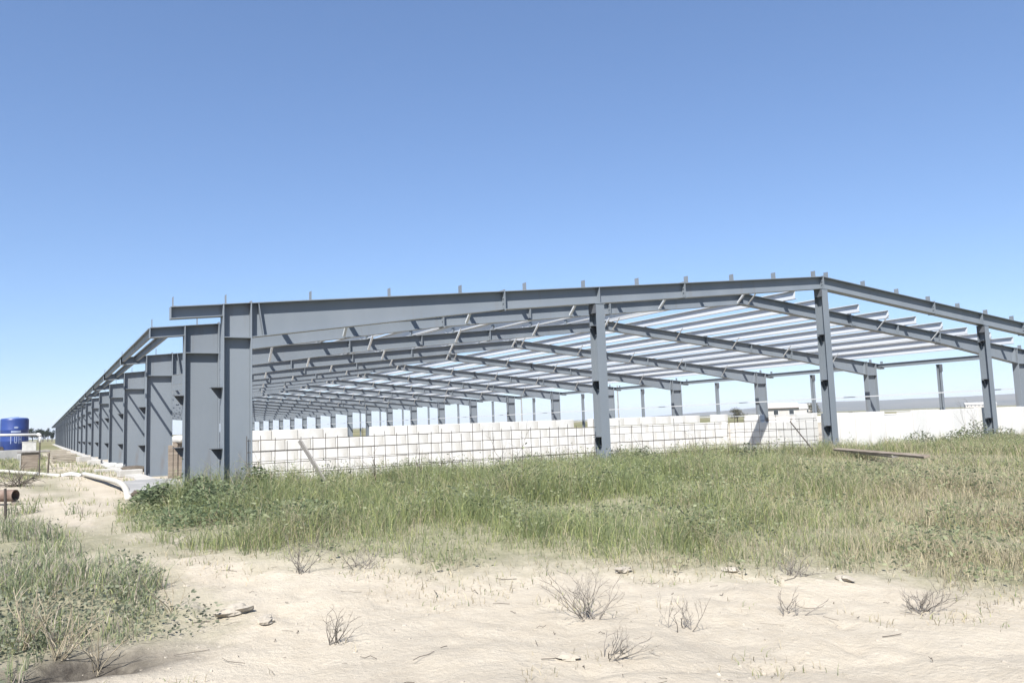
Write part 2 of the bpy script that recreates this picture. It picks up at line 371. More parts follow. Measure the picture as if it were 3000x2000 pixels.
mb_, mb1 = pair(base_plate, 'steel'), pair(base_plate, 'steel', .198)
mg = [pair(girt_cleat, 'dark', z) for z in (.88, 1.95)]; mg1 = [pair(girt_cleat, 'dark', z, .198) for z in (.88, 1.95)]
ms = [pair(plate_at, 'steel', 6.0), pair(plate_at, 'steel', 11.2, .03, .02, .125)]
mst = [pair(webstiff, 'steel', .82, .09), pair(webstiff, 'steel', 8.55)]
mcl = [pair(cleat, 'steel', x) for x in PX]
mfb = [[pair(flybrace, 'galv', x, s) for s in (-1, 1)] for x in PX[3::2]]
mridge = plate_at(XR, .015, .02, .13, .03).mesh('ridge_plate', 'steel')
B = empty('steel_frame_building', (0, 0, 0))
tag(B, 'long grey steel portal frame shed without cladding, open roof purlins, behind the grass', 'steel frame')
for n, y in enumerate(FY):
    for s in (0, 1):
        f1 = n == 0
        c = link('column', (mc1 if f1 else mc)[s], B, (0, y, 0)); bevel(c, .003)
        link('overhang_bracket', (mo1 if f1 else mo)[s], c)
        link('stiffener', (mk1 if f1 else mk)[s], c)
        if n < 10 or s: link('base_plate', (mb1 if f1 else mb_)[s], c)
        if n < 9 and s == 0:
            for gm in (mg1 if f1 else mg): link('girt_cleat', gm[s], c)
        r = link('rafter', mr[s], B, (0, y, 0))
        if n < 12:
            for q in ms: link('splice_plate', q[s], r)
            for q in mst: link('stiffener', q[s], r)
        if n < 6:
            for q in mcl: link('purlin_cleat', q[s], r)
        if 1 <= n < 12:
            for br in mfb:
                for q in br[(1 if n == 1 else 0):]: link('fly_brace', q[s], r)
                if n == 1: link('fly_brace', br[0][s], r)
        if s == 0: link('ridge_plate', mridge, r)
# Z purlins running the length of the shed from the second frame on
def zpurlin(y0, y1, d=.27, fl=.10, t=.005):
    m = MB(); yy = [y0]+[D1+BAY*k+BAY/2 for k in range(NF-2)]+[y1]
    for a, b in zip(yy, yy[1:]):
        j = .002*((int(a) % 2)*2-1)
        m.box(-t/2+j, t/2+j, a, b, .012, d-.0)
        m.box(t/2+j, fl+j, a, b, .012, .012+t); m.box(t/2+j+fl-t, t/2+j+fl, a, b, .012+t, .032)
        m.box(-fl+j, -t/2+j, a, b, d-t, d); m.box(-fl+j, -fl+t+j, a, b, d-.02, d-t)
    return m.mesh('purlin', 'galv')
zp = zpurlin(D1-.6, FY[-1]+.6); zt_ = zpurlin(D1+.02, FY[-1]+.2, .15, .06, .005); zt_.materials[0] = M['steel']
for s in (0, 1):
    for x in PX:
        eave = x < 1; xe = {-.57: -.61, .31: -.26}.get(x, x)
        p = link('purlin', zt_ if eave else zp, B, (xe if s == 0 else W-xe, 0, ztop(xe)-(.155 if eave else 0)), (0, -math.atan(SL) if s == 0 else math.atan(SL), 0))
gp = MB(); gp.box(-.03, .03, 3.2, FY[-1], -.025, .025); link('side_girt', gp.mesh('side_girt', 'galv'), B, (W-CD-.05, 0, 1.81))
gp = MB(); gp.box(-.02, .02, 3.2, FY[-1], -.02, .02); link('side_girt', gp.mesh('side_girt', 'galv'), B, (W+.10, 0, 1.05))
# wall posts between the right hand columns
def ipost(h, b=.16, d=.16, t=.01):
    m = MB(); m.box(-b/2, b/2, -d/2, -d/2+t, 0, h); m.box(-b/2, b/2, d/2-t, d/2, 0, h); m.box(-t/2, t/2, -d/2+t, d/2-t, 0, h); m.box(-b/2-.03, b/2+.03, -d/2-.03, d/2+.03, h, h+.012); return m
pm = ipost(3.1).mesh('wall_post', 'steel')
hd = MB(); hd.box(-.10, .10, -.11, -.084, 2.78, 3.10); hd = hd.mesh('head_bracket', 'dark')
for k in range(12):
    p = link('wall_post', pm, B, (W-.1, D1+BAY*(k+.52), 0))
    if k < 6: link('head_bracket', hd, p)
# gable columns
def gcol(h):
    m = MB(); b, d, t = .24, .27, .012
    m.box(-b/2, b/2, -d/2, -d/2+t, .01, h); m.box(-b/2, b/2, d/2-t, d/2, .01, h); m.box(-t/2, t/2, -d/2+t, d/2-t, .01, h); m.box(-b/2-.02, b/2+.02, -d/2-.01, d/2+.01, h, h+.014); return m
def gcleat(z):
    m = MB(); m.box(-.19, -.007, -.10, .10, z-.006, z+.006); m.prism([(-.18, z-.007), (-.007, z-.007), (-.007, z-.21), (-.05, z-.21)], 'y', .02, .03); return m
gcl = {z: gcleat(z).mesh('girt_cleat', 'dark') for z in (.76, 2.03, 3.30)}
for x in (8.527, XR, 24.47):
    xx = x if x <= XR else W-x
    h = ztop(xx)-dep(xx)-.02
    g = link('gable_column', gcol(h).mesh('gable_column', 'steel'), B, (x, 0, 0))
    for z, mm in gcl.items():
        if z < h-.3: link('girt_cleat', mm, g)
    tb = MB(); tb.box(-.16, -.122, -.14, .10, h-.22, h-.02); tb.prism([(-.12, h-.26), (-.007, h-.02), (-.12, h-.02)], 'y', -.02, .02); link('top_bracket', tb.mesh('top_bracket', 'dark'), g)
# rod bracing under the left slope
rb = MB()
rb.tube([(9.8, D1+BAY*3, ztop(9.8)-.1), (14.6, D1+BAY*4, ztop(14.6)-.1)], .014, 5); rb.tube([(14.6, D1+BAY*3, ztop(14.6)-.1), (9.8, D1+BAY*4, ztop(9.8)-.1)], .014, 5)
link('brace_rod', rb.mesh('brace_rod', 'steel'), B)

# ------------------------------------------------------------------ low white wall of upright panels
wl = empty('low_wall', (0, 0, 0)); tag(wl, 'low white wall of blocks and upright panels inside the open shed', 'wall')
def wallrun(p0, p1, h, n):
    p0, p1 = Vector(p0), Vector(p1); d = (p1-p0)/n; L_ = d.length; ang = math.atan2(d.y, d.x)
    m = MB(); m.prism([(.018, -.05), (L_-.018, -.05), (L_-.018, .05), (.018, .05)], 'z', 0, h)
    me = m.mesh('wall_panel', 'white')
    for k in range(n):
        o = link('wall_panel', me, wl, (*(p0+d*k), 0.0), (0, 0, ang)); bevel(o, .008, 2)
        o.location.z = -random.choice([0, .01, .02, .03, .05, .09, .13]); o.location += Vector((-math.sin(ang), math.cos(ang), 0))*random.uniform(-.006, .006)
def blockrun(p0, p1, nb, courses, hc, gaps):
    p0, p1 = Vector(p0), Vector(p1); d = (p1-p0)/nb; L_ = d.length; ang = math.atan2(d.y, d.x); nrm = Vector((-math.sin(ang), math.cos(ang)))
    m = MB(); m.box(.006, L_-.006, -.1, .1, .006, hc-.006); me = m.mesh('block', 'white'); m = MB(); m.box(.006, L_/2-.006, -.1, .1, .006, hc-.006); me2 = m.mesh('block', 'white')
    for c in range(courses):
        off = .5 if c % 2 else 0
        cells = [(k-off, 1) for k in range(nb+(1 if off else 0))]
        for k, _ in cells:
            if c >= courses-1 and gaps(k): continue
            half_ = k < 0 or k > nb-1; kk = max(k, 0)
            p = p0+d*kk+nrm*random.uniform(-.007, .007)
            o = link('block', me2 if half_ else me, wl, (p.x, p.y, c*hc), (0, 0, ang+random.uniform(-.004, .004))); bevel(o, .008, 1)
    m = MB(); m.box(0.03, (p1-p0).length-.03, -.082, .082, 0, hc*(courses-1)-.02); link('mortar', m.mesh('mortar', 'conc'), wl, (p0.x, p0.y, 0), (0, 0, ang))
blockrun((.80, 3.85), (16.34, 3.85), 26, 5, .236, lambda k: (k > 15 and random.random() < .42) or random.random() < .04)
blockrun((16.46, .50), (16.46, 3.74), 5, 5, .226, lambda k: random.random() < .3); wallrun((16.56, .36), (31.9, .36), 1.10, 22)
m = MB(); m.box(16.6, 31.86, .415, .44, .0, 1.0); link('joint_shade_sheet', m.mesh('joint_shade_sheet', 'conc2'), wl)  # added dark sheet, stops light through the panel gaps so joints read dark

# ------------------------------------------------------------------ wire mesh panels in the gable
def mesh_panel(x0, x1, dx, zs, y, label, top, hj=.0):
    e = empty('wire_mesh_panel', ((x0+x1)/2, y, 0)); tag(e, label, 'wire mesh', 'reinforcement mesh panels along the gable')
    vb = MB().tube([(0, 0, 0.0), (0, 0, 1)], .006, 5).mesh('upright_wire', 'wire'); hb = MB().tube([(-.5, 0, 0), (.5, 0, 0)], .006, 5).mesh('cross_wire', 'wire')
    n = int((x1-x0)/dx)
    for k in range(n+1):
        o = link('upright_wire', vb, e, (x0+k*dx-(x0+x1)/2, random.uniform(-.006, .006), 0), (random.uniform(-.02, .02), random.uniform(-.02, .02), 0)); o.scale.z = top+(random.choice([0, 0, 0, .05, .14, -.06]))
    for z in zs:
        o = link('cross_wire', hb, e, (0, -.012, z), (0, random.uniform(-.006, .006)+hj, 0)); o.scale.x = x1-x0
mesh_panel(.62, 8.3, .238, (.21, .40, .60, .80, .99), -.06, 'square wire mesh panel between the corner column and first gable column', 1.03)
mesh_panel(8.75, 12.4, .34, (.30, .60, .95), .1, 'wide spaced wire mesh panel just right of the first gable column', .98)
mesh_panel(12.5, 15.9, .30, (.38, .70, .98), .05, 'wire mesh panel just left of the ridge column', 1.0)

# ------------------------------------------------------------------ loose boards, rods
def board(name, a, b, wd, th, mat, label, cat, roll=0):
    a, b = Vector(a), Vector(b); d = b-a; L_ = d.length
    m = MB(); n = 6; pts = []
    for k in range(n+1):
        x = L_*k/n; s = .004*math.sin(k*1.7)
        m.v += [(x, -wd/2+s, -th/2), (x, wd/2+s*.5, -th/2), (x, wd/2+s*.5, th/2), (x, -wd/2+s, th/2)]
    for k in range(n):
        q = k*4
        for j in range(4): m.f.append((q+j, q+(j+1) % 4, q+4+(j+1) % 4, q+4+j))
    m.f += [(3, 2, 1, 0), (n*4, n*4+1, n*4+2, n*4+3)]
    o = link(name, m.mesh(name, mat), None, a); o.rotation_mode = 'QUATERNION'
    from mathutils import Quaternion
    o.rotation_quaternion = d.to_track_quat('X', 'Z') @ Quaternion((1, 0, 0), roll); bevel(o, .006)
    return tag(o, label, cat)
board('plank', (1.98, -.62, .02), (1.54, -.12, .97), .10, .03, 'plank', 'grey plank leaning against the wire mesh near the corner column', 'plank', math.pi/2*.75)
board('iron_rod', (15.02, -.62, .02), (14.82, .02, .93), .028, .028, 'wire', 'thin dark iron rod leaning left of the ridge column', 'rod')
board('timber_board', (14.9, -1.3, .19), (12.35, -5.35, .21), .12, .05, 'wood', 'brown timber board lying on the grass, the longer of two', 'board', .25)
board('timber_board', (15.1, -1.5, .13), (13.5, -3.9, .13), .15, .04, 'plank', 'short grey timber board under the brown board by the ridge column', 'board', .1)
# timber stored just inside between second and third column
ts = empty('timber_stack', (.55, 7.6, 0)); tag(ts, 'brown timber boards standing on end between two left columns', 'timber')
for k in range(5):
    m = MB(); m.box(-.055, .055, -.02, .02, 0, .92+random.uniform(-.06, .05)); o = link('timber_board', m.mesh('timber_board', 'wood'), ts, (-.20+k*.118, random.uniform(-.03, .03), .0), (0, 0, random.uniform(-.1, .1))); bevel(o, .004)
def blob(name, dims, mat, label, cat, loc, rz=0, seed=0, n=10, bumpy=.12, group=None, flat=.0):
    m = MB(); nr = 8; rocky = name == 'stone'; n = 7 if rocky else n; nr = 6 if rocky else nr
    for i in range(nr+1):
        ph = math.pi*i/nr
        for j in range(n*2):
            th = math.pi*j/n
            e = .9 if rocky else .55
            f = lambda v: math.copysign(abs(v)**e, v)
            v = Vector((f(math.sin(ph))*f(math.cos(th)), f(math.sin(ph))*f(math.sin(th)), f(-math.cos(ph))))
            k = 1+bumpy*(float(fbm(np.array([v.x*1.7+seed*3.3+v.z]), np.array([v.y*1.7-seed*1.7+v.z*1.3]), 3, seed)[0])-.5)*2
            m.v.append((v.x*dims[0]/2*k, v.y*dims[1]/2*k, v.z*dims[2]/2*k+dims[2]/2-flat))
    for i in range(nr):
        for j in range(n*2):
            q = i*n*2; m.f.append((q+j, q+(j+1) % (n*2), q+n*2+(j+1) % (n*2), q+n*2+j))
    o = link(name, m.mesh(name, mat, not rocky), None, loc, (0, 0, rz)); return tag(o, label, cat, group)
blob('cement_sack', (.34, .5, .20), 'sack', 'white sack on top of the brown boards between columns', 'sack', (.62, 7.62, .93), .4, 3)

# foundation strip and column pads along the left side
fs = MB(); pts = [(y) for y in np.arange(6.0, 168, 1.5)]
for a, b in zip(pts, pts[1:]):
    j0, j1 = .05*math.sin(a*2.3), .05*math.sin(b*2.3)
    fs.hexa([(-.42+j0, a, -.03), (-.03, a, -.03), (-.03, b, -.03), (-.42+j1, b, -.03), (-.42+j0, a, .06), (-.03, a, .075), (-.03, b, .075), (-.42+j1, b, .06)])
tag(link('foundation_strip', fs.mesh('foundation_strip', 'conc')), 'pale concrete strip along the foot of the left columns', 'concrete')
for k, (x, y, sx, sy, sz, rz, lab) in enumerate([(-.73, 29.1, .55, .5, .26, .2, 'pale concrete block standing left of the far columns'), (-.55, 23.2, .5, .7, .22, -.15, 'square concrete block beside the fifth left column'),
        (-.30, 10.9, .62, .42, .20, .1, 'wide pale concrete block at the third left column'), (-.62, 15.4, .7, .3, .10, .05, 'low flat concrete block near the fourth left column')]):
    m = MB(); m.box(-sx/2, sx/2, -sy/2, sy/2, 0, sz); o = link('concrete_block', m.mesh('concrete_block', 'conc'), None, (x, y, -.01), (0, 0, rz)); bevel(o, .02, 2)
    tag(o, lab, 'block', 'concrete blocks beside the left columns')
blob('cement_sack', (.42, .62, .2), 'sack', 'white sack lying at the foot of the fourth left column', 'sack', (-.30, 18.4, 0), .2, 1)
blob('cement_sack', (.36, .55, .16), 'sack', 'smaller white sack in front of the other by the fourth column', 'sack', (-.02, 17.2, .03), -.3, 2)
blob('rubble_heap', (.75, .6, .20), 'bark', 'dark heap of rubble between third and fourth left columns', 'rubble', (.12, 13.6, -.02), .5, 6, bumpy=.5)

# concrete slab with dark gap below, and white pipes on the ground
sl = MB(); ox = [(-1.12, 1.7), (-.74, 1.25), (-.25, 1.9), (.0, 2.75), (.33, 6.4), (-.1, 7.0), (-.86, 6.6), (-1.0, 4.6), (-1.03, 3.0)]
sl.prism(ox, 'z', .05, .14); o = link('concrete_slab', sl.mesh('concrete_slab', 'conc2')); bevel(o, .015, 2); o.rotation_euler = (-.008, -.0, 0)
tag(o, 'grey concrete slab left of the first columns with broken front edge', 'slab')
for k, (x, y, s, lab) in enumerate([(-1.0, 1.55, .17, 'dark round stone under the broken corner of the slab'), (-.72, 1.32, .12, 'small stone under the front edge of the slab')]):
    blob('stone', (s*1.3, s, s), 'bark', lab, 'stone', (x, y, hz(x, y)-.02), k, 20+k, bumpy=.4)
def hose(pts, r, name, label, mat='pvc'):
    P = [Vector(p) for p in pts]; out = []
    for k in range(len(P)-1):
        p0, p1, p2, p3 = P[max(k-1, 0)], P[k], P[k+1], P[min(k+2, len(P)-1)]
        for t in np.linspace(0, 1, 7)[:-1]:
            out.append(.5*((2*p1)+(p2-p0)*t+(2*p0-5*p1+4*p2-p3)*t*t+(3*p1-p0-3*p2+p3)*t**3))
    out.append(P[-1]); m = MB().tube(out, r, 10); return tag(link(name, m.mesh(name, mat, True)), label, 'pipe')
hose([(-1.44, 11.9, .10), (-1.22, 8.2, .13), (-1.04, 5.3, .14), (-1.06, 3.2, .12), (-1.17, 1.25, .04)], .062, 'plastic_pipe', 'thick cream plastic pipe bending along the edge of the slab', 'cream')
hose([(-4.6, 21.5, .05), (-3.8, 19.2, .08), (-2.8, 15.2, .08), (-2.05, 12.4, .06)], .06, 'plastic_pipe', 'cream pipe on the ground running out of the left edge', 'cream')
hose([(-1.98, 12.4, .06), (-1.75, 12.3, .1), (-1.5, 12.0, .05)], .06, 'plastic_pipe', 'short crumpled pale pipe between the two cream pipes')

# ------------------------------------------------------------------ left yard: tank, trough, pipe, stake
t = empty('water_tank', (-3.89, 42.1, .57)); tag(t, 'tall blue plastic water tank at the left edge', 'tank')
r = .74
m = MB().lathe([(r*.97, 0), (r, .03), (r, .5), (r+.012, .53), (r, .56), (r, 1.15), (r+.012, 1.18), (r, 1.21), (r, 1.76), (r*.985, 1.83), (r*.93, 1.86)], 48); b = link('body', m.mesh('body', 'blue', True), t)
m = MB().lathe([(r*.93, 1.862), (r*.9, 1.885), (r*.45, 1.93), (r*.3, 1.935), (r*.3, 1.96), (.0001, 1.965)], 48); link('lid', m.mesh('lid', 'bluelid', True), t)
def curved(u0, u1, z0, z1, name, poly=None, rr=r+.006):
    m = MB(); n = 8
    for k in range(n+1):
        a = math.radians(-90)+(u0+(u1-u0)*k/n)/r; zc = .5*(z0+z1); hh = .5*(z1-z0)
        if poly: hh *= math.sqrt(max(0.02, 1-((k/n-.5)*2)**2))
        for z in (zc-hh, zc+hh):
            for q in (rr-.003, rr+.004): m.v.append((q*math.cos(a), q*math.sin(a), z))
    for k in range(n):
        q = k*4; m.f += [(q+1, q+5, q+7, q+3), (q, q+2, q+6, q+4), (q+2, q+3, q+7, q+6), (q, q+4, q+5, q+1)]
    q = n*4; m.f += [(0, 1, 3, 2), (q, q+2, q+3, q+1)]
    return link(name, m.mesh(name, 'mark'), t)
curved(-.02, .22, 1.26, 1.38, 'sticker', True); curved(-.16, .36, 1.02, 1.13, 'sticker')
for k, (u, wd, z0, z1) in enumerate([(-.18, .04, .36, .88), (.02, .035, .42, .80), (.06, .08, .40, .46), (.12, .035, .42, .80), (.24, .035, .36, .86), (.30, .07, .60, .66), (.36, .035, .38, .86)]): curved(u, u+wd, z0, z1, 'lettering')
m = MB(); m.tube([(-.63, -.4, .10), (-.63, -.58, .10)], .12, 14); link('outlet', m.mesh('outlet', 'wire'), t)
m = MB(); m.box(-1.15, .95, -.9, .9, 0, .585); o = link('tank_plinth', m.mesh('tank_plinth', 'conc2'), None, (-3.89, 42.1, -.02)); bevel(o, .03, 2); tag(o, 'grey concrete plinth under the blue water tank', 'plinth')
m = MB(); m.box(-.33, .33, -.3, .3, 0, .62); m.box(-.35, .35, -.32, .32, .62, .66); o = link('storage_box', m.mesh('storage_box', 'sack'), None, (-3.05, 36.5, .38)); bevel(o, .03, 2); tag(o, 'pale grey box to the right of the blue tank', 'box')
m = MB(); m.box(-.55, .55, -.45, .45, 0, .39); o = link('box_plinth', m.mesh('box_plinth', 'conc2'), None, (-3.05, 36.5, -.02)); bevel(o, .03); tag(o, 'grey base block beneath the pale box', 'plinth')
tr = empty('water_trough', (-2.73, 20.6, 0)); tag(tr, 'low concrete trough with a dark overhanging slab top', 'trough')
m = MB(); m.box(-.55, .52, -.3, .3, .66, .73); o = link('slab_top', m.mesh('slab_top', 'plank'), tr); bevel(o, .012)
m = MB(); m.prism([(-.42, 0), (.12, 0), (.16, .655), (-.42, .655)], 'y', -.24, .24); o = link('base', m.mesh('base', 'wood'), tr); bevel(o, .012)
m = MB(); m.prism([(-.47, 0), (-.425, 0), (-.425, .6), (-.45, .6)], 'y', -.26, -.14); link('edge_strip', m.mesh('edge_strip', 'conc'), tr)
p = empty('water_pipe', (-2.58, 13.2, 0)); tag(p, 'white plastic water pipe running across in front of the blue tank', 'pipe')
m = MB().tube([(-3.0, 1.0, 1.36), (.0, 0, 1.295)], .036, 12); link('pipe', m.mesh('pipe', 'pvc', True), p)
m = MB().tube([(-.05, .015, 1.296), (.0, 0, 1.295), (.022, 0, 1.275), (.024, 0, 1.24)], .046, 12); link('elbow', m.mesh('elbow', 'pvc', True), p)
m = MB().tube([(.024, 0, 1.25), (.024, 0, 1.05)], .036, 12); link('down_pipe', m.mesh('down_pipe', 'pvc', True), p)
m = MB().tube([(.024, 0, 1.06), (.024, 0, -.1)], .016, 8); link('riser', m.mesh('riser', 'wire'), p)
m = MB().tube([(-2.9, .98, 1.33), (-2.9, .98, -.1)], .025, 8); link('support_post', m.mesh('support_post', 'wire'), p)
m = MB().tube([(0, 0, -.2), (.02, 0, .35), (.035, .01, .68)], [.03, .027, .022], 7); o = link('wooden_stake', m.mesh('wooden_stake', 'bark'), None, (-2.31, 16.95, 0)); tag(o, 'thin dark wooden stake beside the concrete trough', 'stake')
# stacked boards by the far columns
for si, (x0, y0, rz, n, lab) in enumerate([(-1.52, 29.6, .06, 5, 'stack of pale boards on the ground left of the columns'), (-1.62, 40.0, .03, 6, 'second pale board stack farther along the left side')]):
    e = empty('board_stack', (x0, y0, 0), rz); tag(e, lab, 'board stack', 'board stacks along the left side')
    for k in range(n):
        m = MB(); m.box(-.55, .55+random.uniform(-.1, .1), -.35, .35, .05+k*.075, .10+k*.075); o = link('board', m.mesh('board', 'bleached'), e, (random.uniform(-.03, .03), 0, 0), (0, 0, random.uniform(-.06, .06)))
    for x in (-.4, .4): m = MB(); m.box(x-.05, x+.05, -.34, .34, 0, .05); link('bearer', m.mesh('bearer', 'wood'), e)
# rusty pipe and dark post at the left edge
e = empty('rusty_pipe', (-3.0, 2.35, 0)); tag(e, 'rusty pipe end lying at the left edge', 'pipe')
m = MB(); R0, R1 = .105, .088; d = Vector((.55, -.42, 0)).normalized(); a = Vector((-.75, .5, .17)); bq = a+d*1.05
m.tube([a, bq], R0, 18, False); m.tube([bq+d*.001, bq-d*.5], R1, 18, False)
i0 = len(m.v); ax1 = d.cross(Vector((0, 0, 1))).normalized(); ax2 = d.cross(ax1)
for rr in (R0, R1):
    for j in range(18): an = 2*math.pi*j/18; m.v.append(tuple(bq+(ax1*math.cos(an)+ax2*math.sin(an))*rr))
for j in range(18): m.f.append((i0+j, i0+(j+1) % 18, i0+18+(j+1) % 18, i0+18+j))
link('pipe', m.mesh('pipe', 'rust', True), e)
m = MB(); m.box(.02, .14, -.25, .25, -.02, .055); m.box(-.75, -.63, .25, .75, -.02, .055); link('bearer', m.mesh('bearer', 'wood'), e)
m = MB().tube([(0, 0, -.25), (.0, 0, .28), (-.01, 0, .56)], [.018, .018, .016], 8); o = link('iron_post', m.mesh('iron_post', 'wire'), None, (-2.93, -2.25, hz(-2.93, -2.25))); tag(o, 'thin dark iron post standing at the left edge', 'post')

# ------------------------------------------------------------------ twiggy plants
def twigs(n, h, spread, seed, r0=.006, depth=2, droop=.0):
    rd = random.Random(seed); m = MB()
    def br(p, d, L_, r, lev):
        pts = [p]; q = p.copy(); dd = d.copy()
        for k in range(4):
            dd = (dd+Vector((rd.uniform(-.25, .25), rd.uniform(-.25, .25), rd.uniform(-.12, .2)-droop))).normalized(); q = q+dd*L_/4; pts.append(q.copy())
            if lev > 0 and k > 0 and rd.random() < .75:
                sd = (dd+Vector((rd.uniform(-.9, .9), rd.uniform(-.9, .9), rd.uniform(-.3, .5)))).normalized(); br(q.copy(), sd, L_*rd.uniform(.35, .6), r*.6, lev-1)
        m.tube(pts, [r, r*.85, r*.7, r*.55, r*.3], 4, False)
    for k in range(n):
        a = rd.uniform(0, 6.28); s = rd.uniform(.2, 1)*spread
        br(Vector((rd.uniform(-.04, .04)*spread, rd.uniform(-.04, .04)*spread, -.01)), Vector((math.cos(a)*s, math.sin(a)*s, 1)).normalized(), h*rd.uniform(.6, 1.1), r0*rd.uniform(.7, 1.2), depth)
    return m
for k, (x, y, n, h, s, lab) in enumerate([(1.10, -9.62, 16, .34, 1.5, 'largest leafless grey shrub on the sand in front of the grass'), (1.53, -10.2, 8, .20, 1.5, 'small leafless shrub right of the largest shrub on the sand'),
        (.66, -10.5, 8, .22, 1.2, 'leafless twiggy shrub nearest the bottom centre'), (2.45, -10.4, 9, .15, 2.0, 'low leafless shrub on the sand at centre right'), (3.45, -10.86, 14, .22, 1.5, 'grey leafless shrub at the right edge of the sand'),
        (-.72, -9.1, 9, .26, 1.0, 'thin leafless shrub between the left weeds and the sand'), (-.42, -7.2, 9, .3, 1.0, 'leafless shrub at the left end of the grass edge'), (.12, -7.3, 12, .2, 1.8, 'dark low shrub at the front edge of the grass'), (3.40, -9.66, 14, .2, 1.6, 'dark leafless shrub at the right part of the grass edge')]):
    o = link('dead_shrub', twigs(int(n*1.3), h*.92, s*1.25, 100+k, .0042, 3 if k in (0, 4) else 2).mesh('dead_shrub', 'deadgrey'), None, (x, y, hz(x, y))); tag(o, lab, 'shrub', 'leafless shrubs on the sand')
bp_ = twigs(46, .55, 2.6, 300, .009, 2, .12); o = link('brush_pile', bp_.mesh('brush_pile', 'twig'), None, (-3.05, 8.8, .02)); tag(o, 'pile of dead brushwood at the left edge', 'brush')

# leaf meshes ------------------------------------------------------
def leaves(n, rad, h, size, seed, c1, c2, up=.4, base=None):
    g = np.random.default_rng(seed)
    r_ = rad*np.sqrt(g.random(n)); a = g.random(n)*6.283; zz = h*(g.random(n)**.8)*(1-.55*(r_/rad)**2)
    P = np.stack([r_*np.cos(a), r_*np.sin(a), zz], 1)
    if base is not None: P = base(g, n)
    d = g.normal(size=(n, 3)); d[:, 2] = np.abs(d[:, 2])*up; d /= np.linalg.norm(d, axis=1)[:, None]
    s_ = np.cross(d, g.normal(size=(n, 3))); s_ /= np.linalg.norm(s_, axis=1)[:, None]
    L_ = size*(.6+.8*g.random(n))[:, None]; wd = L_*.28
    V = np.stack([P, P+d*L_*.5+s_*wd, P+d*L_, P+d*L_*.5-s_*wd], 1).reshape(-1, 3)
    F = np.arange(n*4).reshape(n, 4); k = g.random(n)[:, None]; c = np.array(c1)*(1-k)+np.array(c2)*k
    c = c*.62*(.8+.4*g.random(n)[:, None])
    return V, F, np.repeat(c, 4, 0)
def weed(x, y, rad, h, n, size, seed, lab, c1=(.16, .215, .12), c2=(.36, .42, .25), flowers=0):
    e = empty('leafy_weed', (x, y, hz(x, y))); tag(e, lab, 'weed', 'leafy weeds along the gable')
    link('stem', twigs(max(5, int(rad*14)), h*.95, rad/h*.9, seed, .006, 1).mesh('stem', 'straw' if seed % 2 else 'bark'), e)
    V, F, C_ = leaves(n, rad, h, size, seed, c1, c2); link('leaves', np_mesh('leaves', V, F, 'leaf', C_), e)
    if flowers:
        V, F, C_ = leaves(flowers, rad*.9, .05, .05, seed+1, (.55, .58, .48), (.7, .72, .6)); V[:, 2] += h*.75; link('flower_heads', np_mesh('flower_heads', V, F, 'leaf', C_), e)
weed(-.25, -2.0, .50, .44, 1300, .055, 41, 'dark leafy weed clump in front of the corner column')
weed(.05, -2.55, .55, .38, 1100, .05, 42, 'leafy weed clump right of the corner column foot')
weed(-1.0, -2.5, .45, .17, 500, .045, 43, 'low leafy weed clump at the left end of the grass')
weed(-.62, -3.7, .70, .28, 1000, .05, 44, 'wide leafy weed clump nearest the sandy path')
weed(.75, -.35, .22, .62, 500, .075, 45, 'pale flowering weed growing against the corner column', (.10, .17, .06), (.3, .38, .2), 60)
weed(-.25, -.5, .3, .5, 600, .08, 46, 'slender weed at the foot of the corner column')
weed(-.9, -.4, .35, .42, 700, .075, 48, 'leafy weed between first and second left columns')
weed(.3, -4.4, .7, .30, 800, .05, 49, 'leafy weed patch inside the left end of the grass')

for k, (x, y, rad, h, n, lab) in enumerate([(19.4, -.7, .45, .55, 600, 'bushy pale weed right of the ridge column'), (21.2, -.9, .6, .5, 800, 'grey green weed in front of the white wall at the right'), (22.6, -.5, .5, .75, 700, 'tallest weed before the white wall near the right column'),
        (23.4, -.9, .45, .5, 500, 'weed just left of the rightmost gable column'), (9.3, -.5, .35, .6, 400, 'flowering weed just right of the first gable column'), (12.6, -.5, .3, .5, 300, 'small weed in front of the middle mesh panel')]):
    weed(x, y, rad, h, n, .06, 60+k, lab, (.17, .20, .12), (.36, .40, .26), 25)
for k, (x, y, h, lab) in enumerate([(2.7, -.9, .55, 'dry weed stalk before the mesh right of the leaning plank'), (3.6, -.9, .65, 'forked dry weed stalk in front of the wire mesh'), (5.4, -1.0, .7, 'dry weed stalk in front of the middle of the mesh'), (6.9, -1.2, .6, 'dry weed stalk left of the first gable column'), (10.6, -.8, .6, 'dry weed stalk right of the first gable column'), (21.8, -.8, .95, 'tall bent dry stalk before the white wall at right')]):
    o = link('dry_stalk', twigs(3, h, .5, 900+k, .008, 2).mesh('dry_stalk', 'bark'), None, (x, y, hz(x, y))); tag(o, lab, 'dry plant', 'dry weed stalks by the gable')
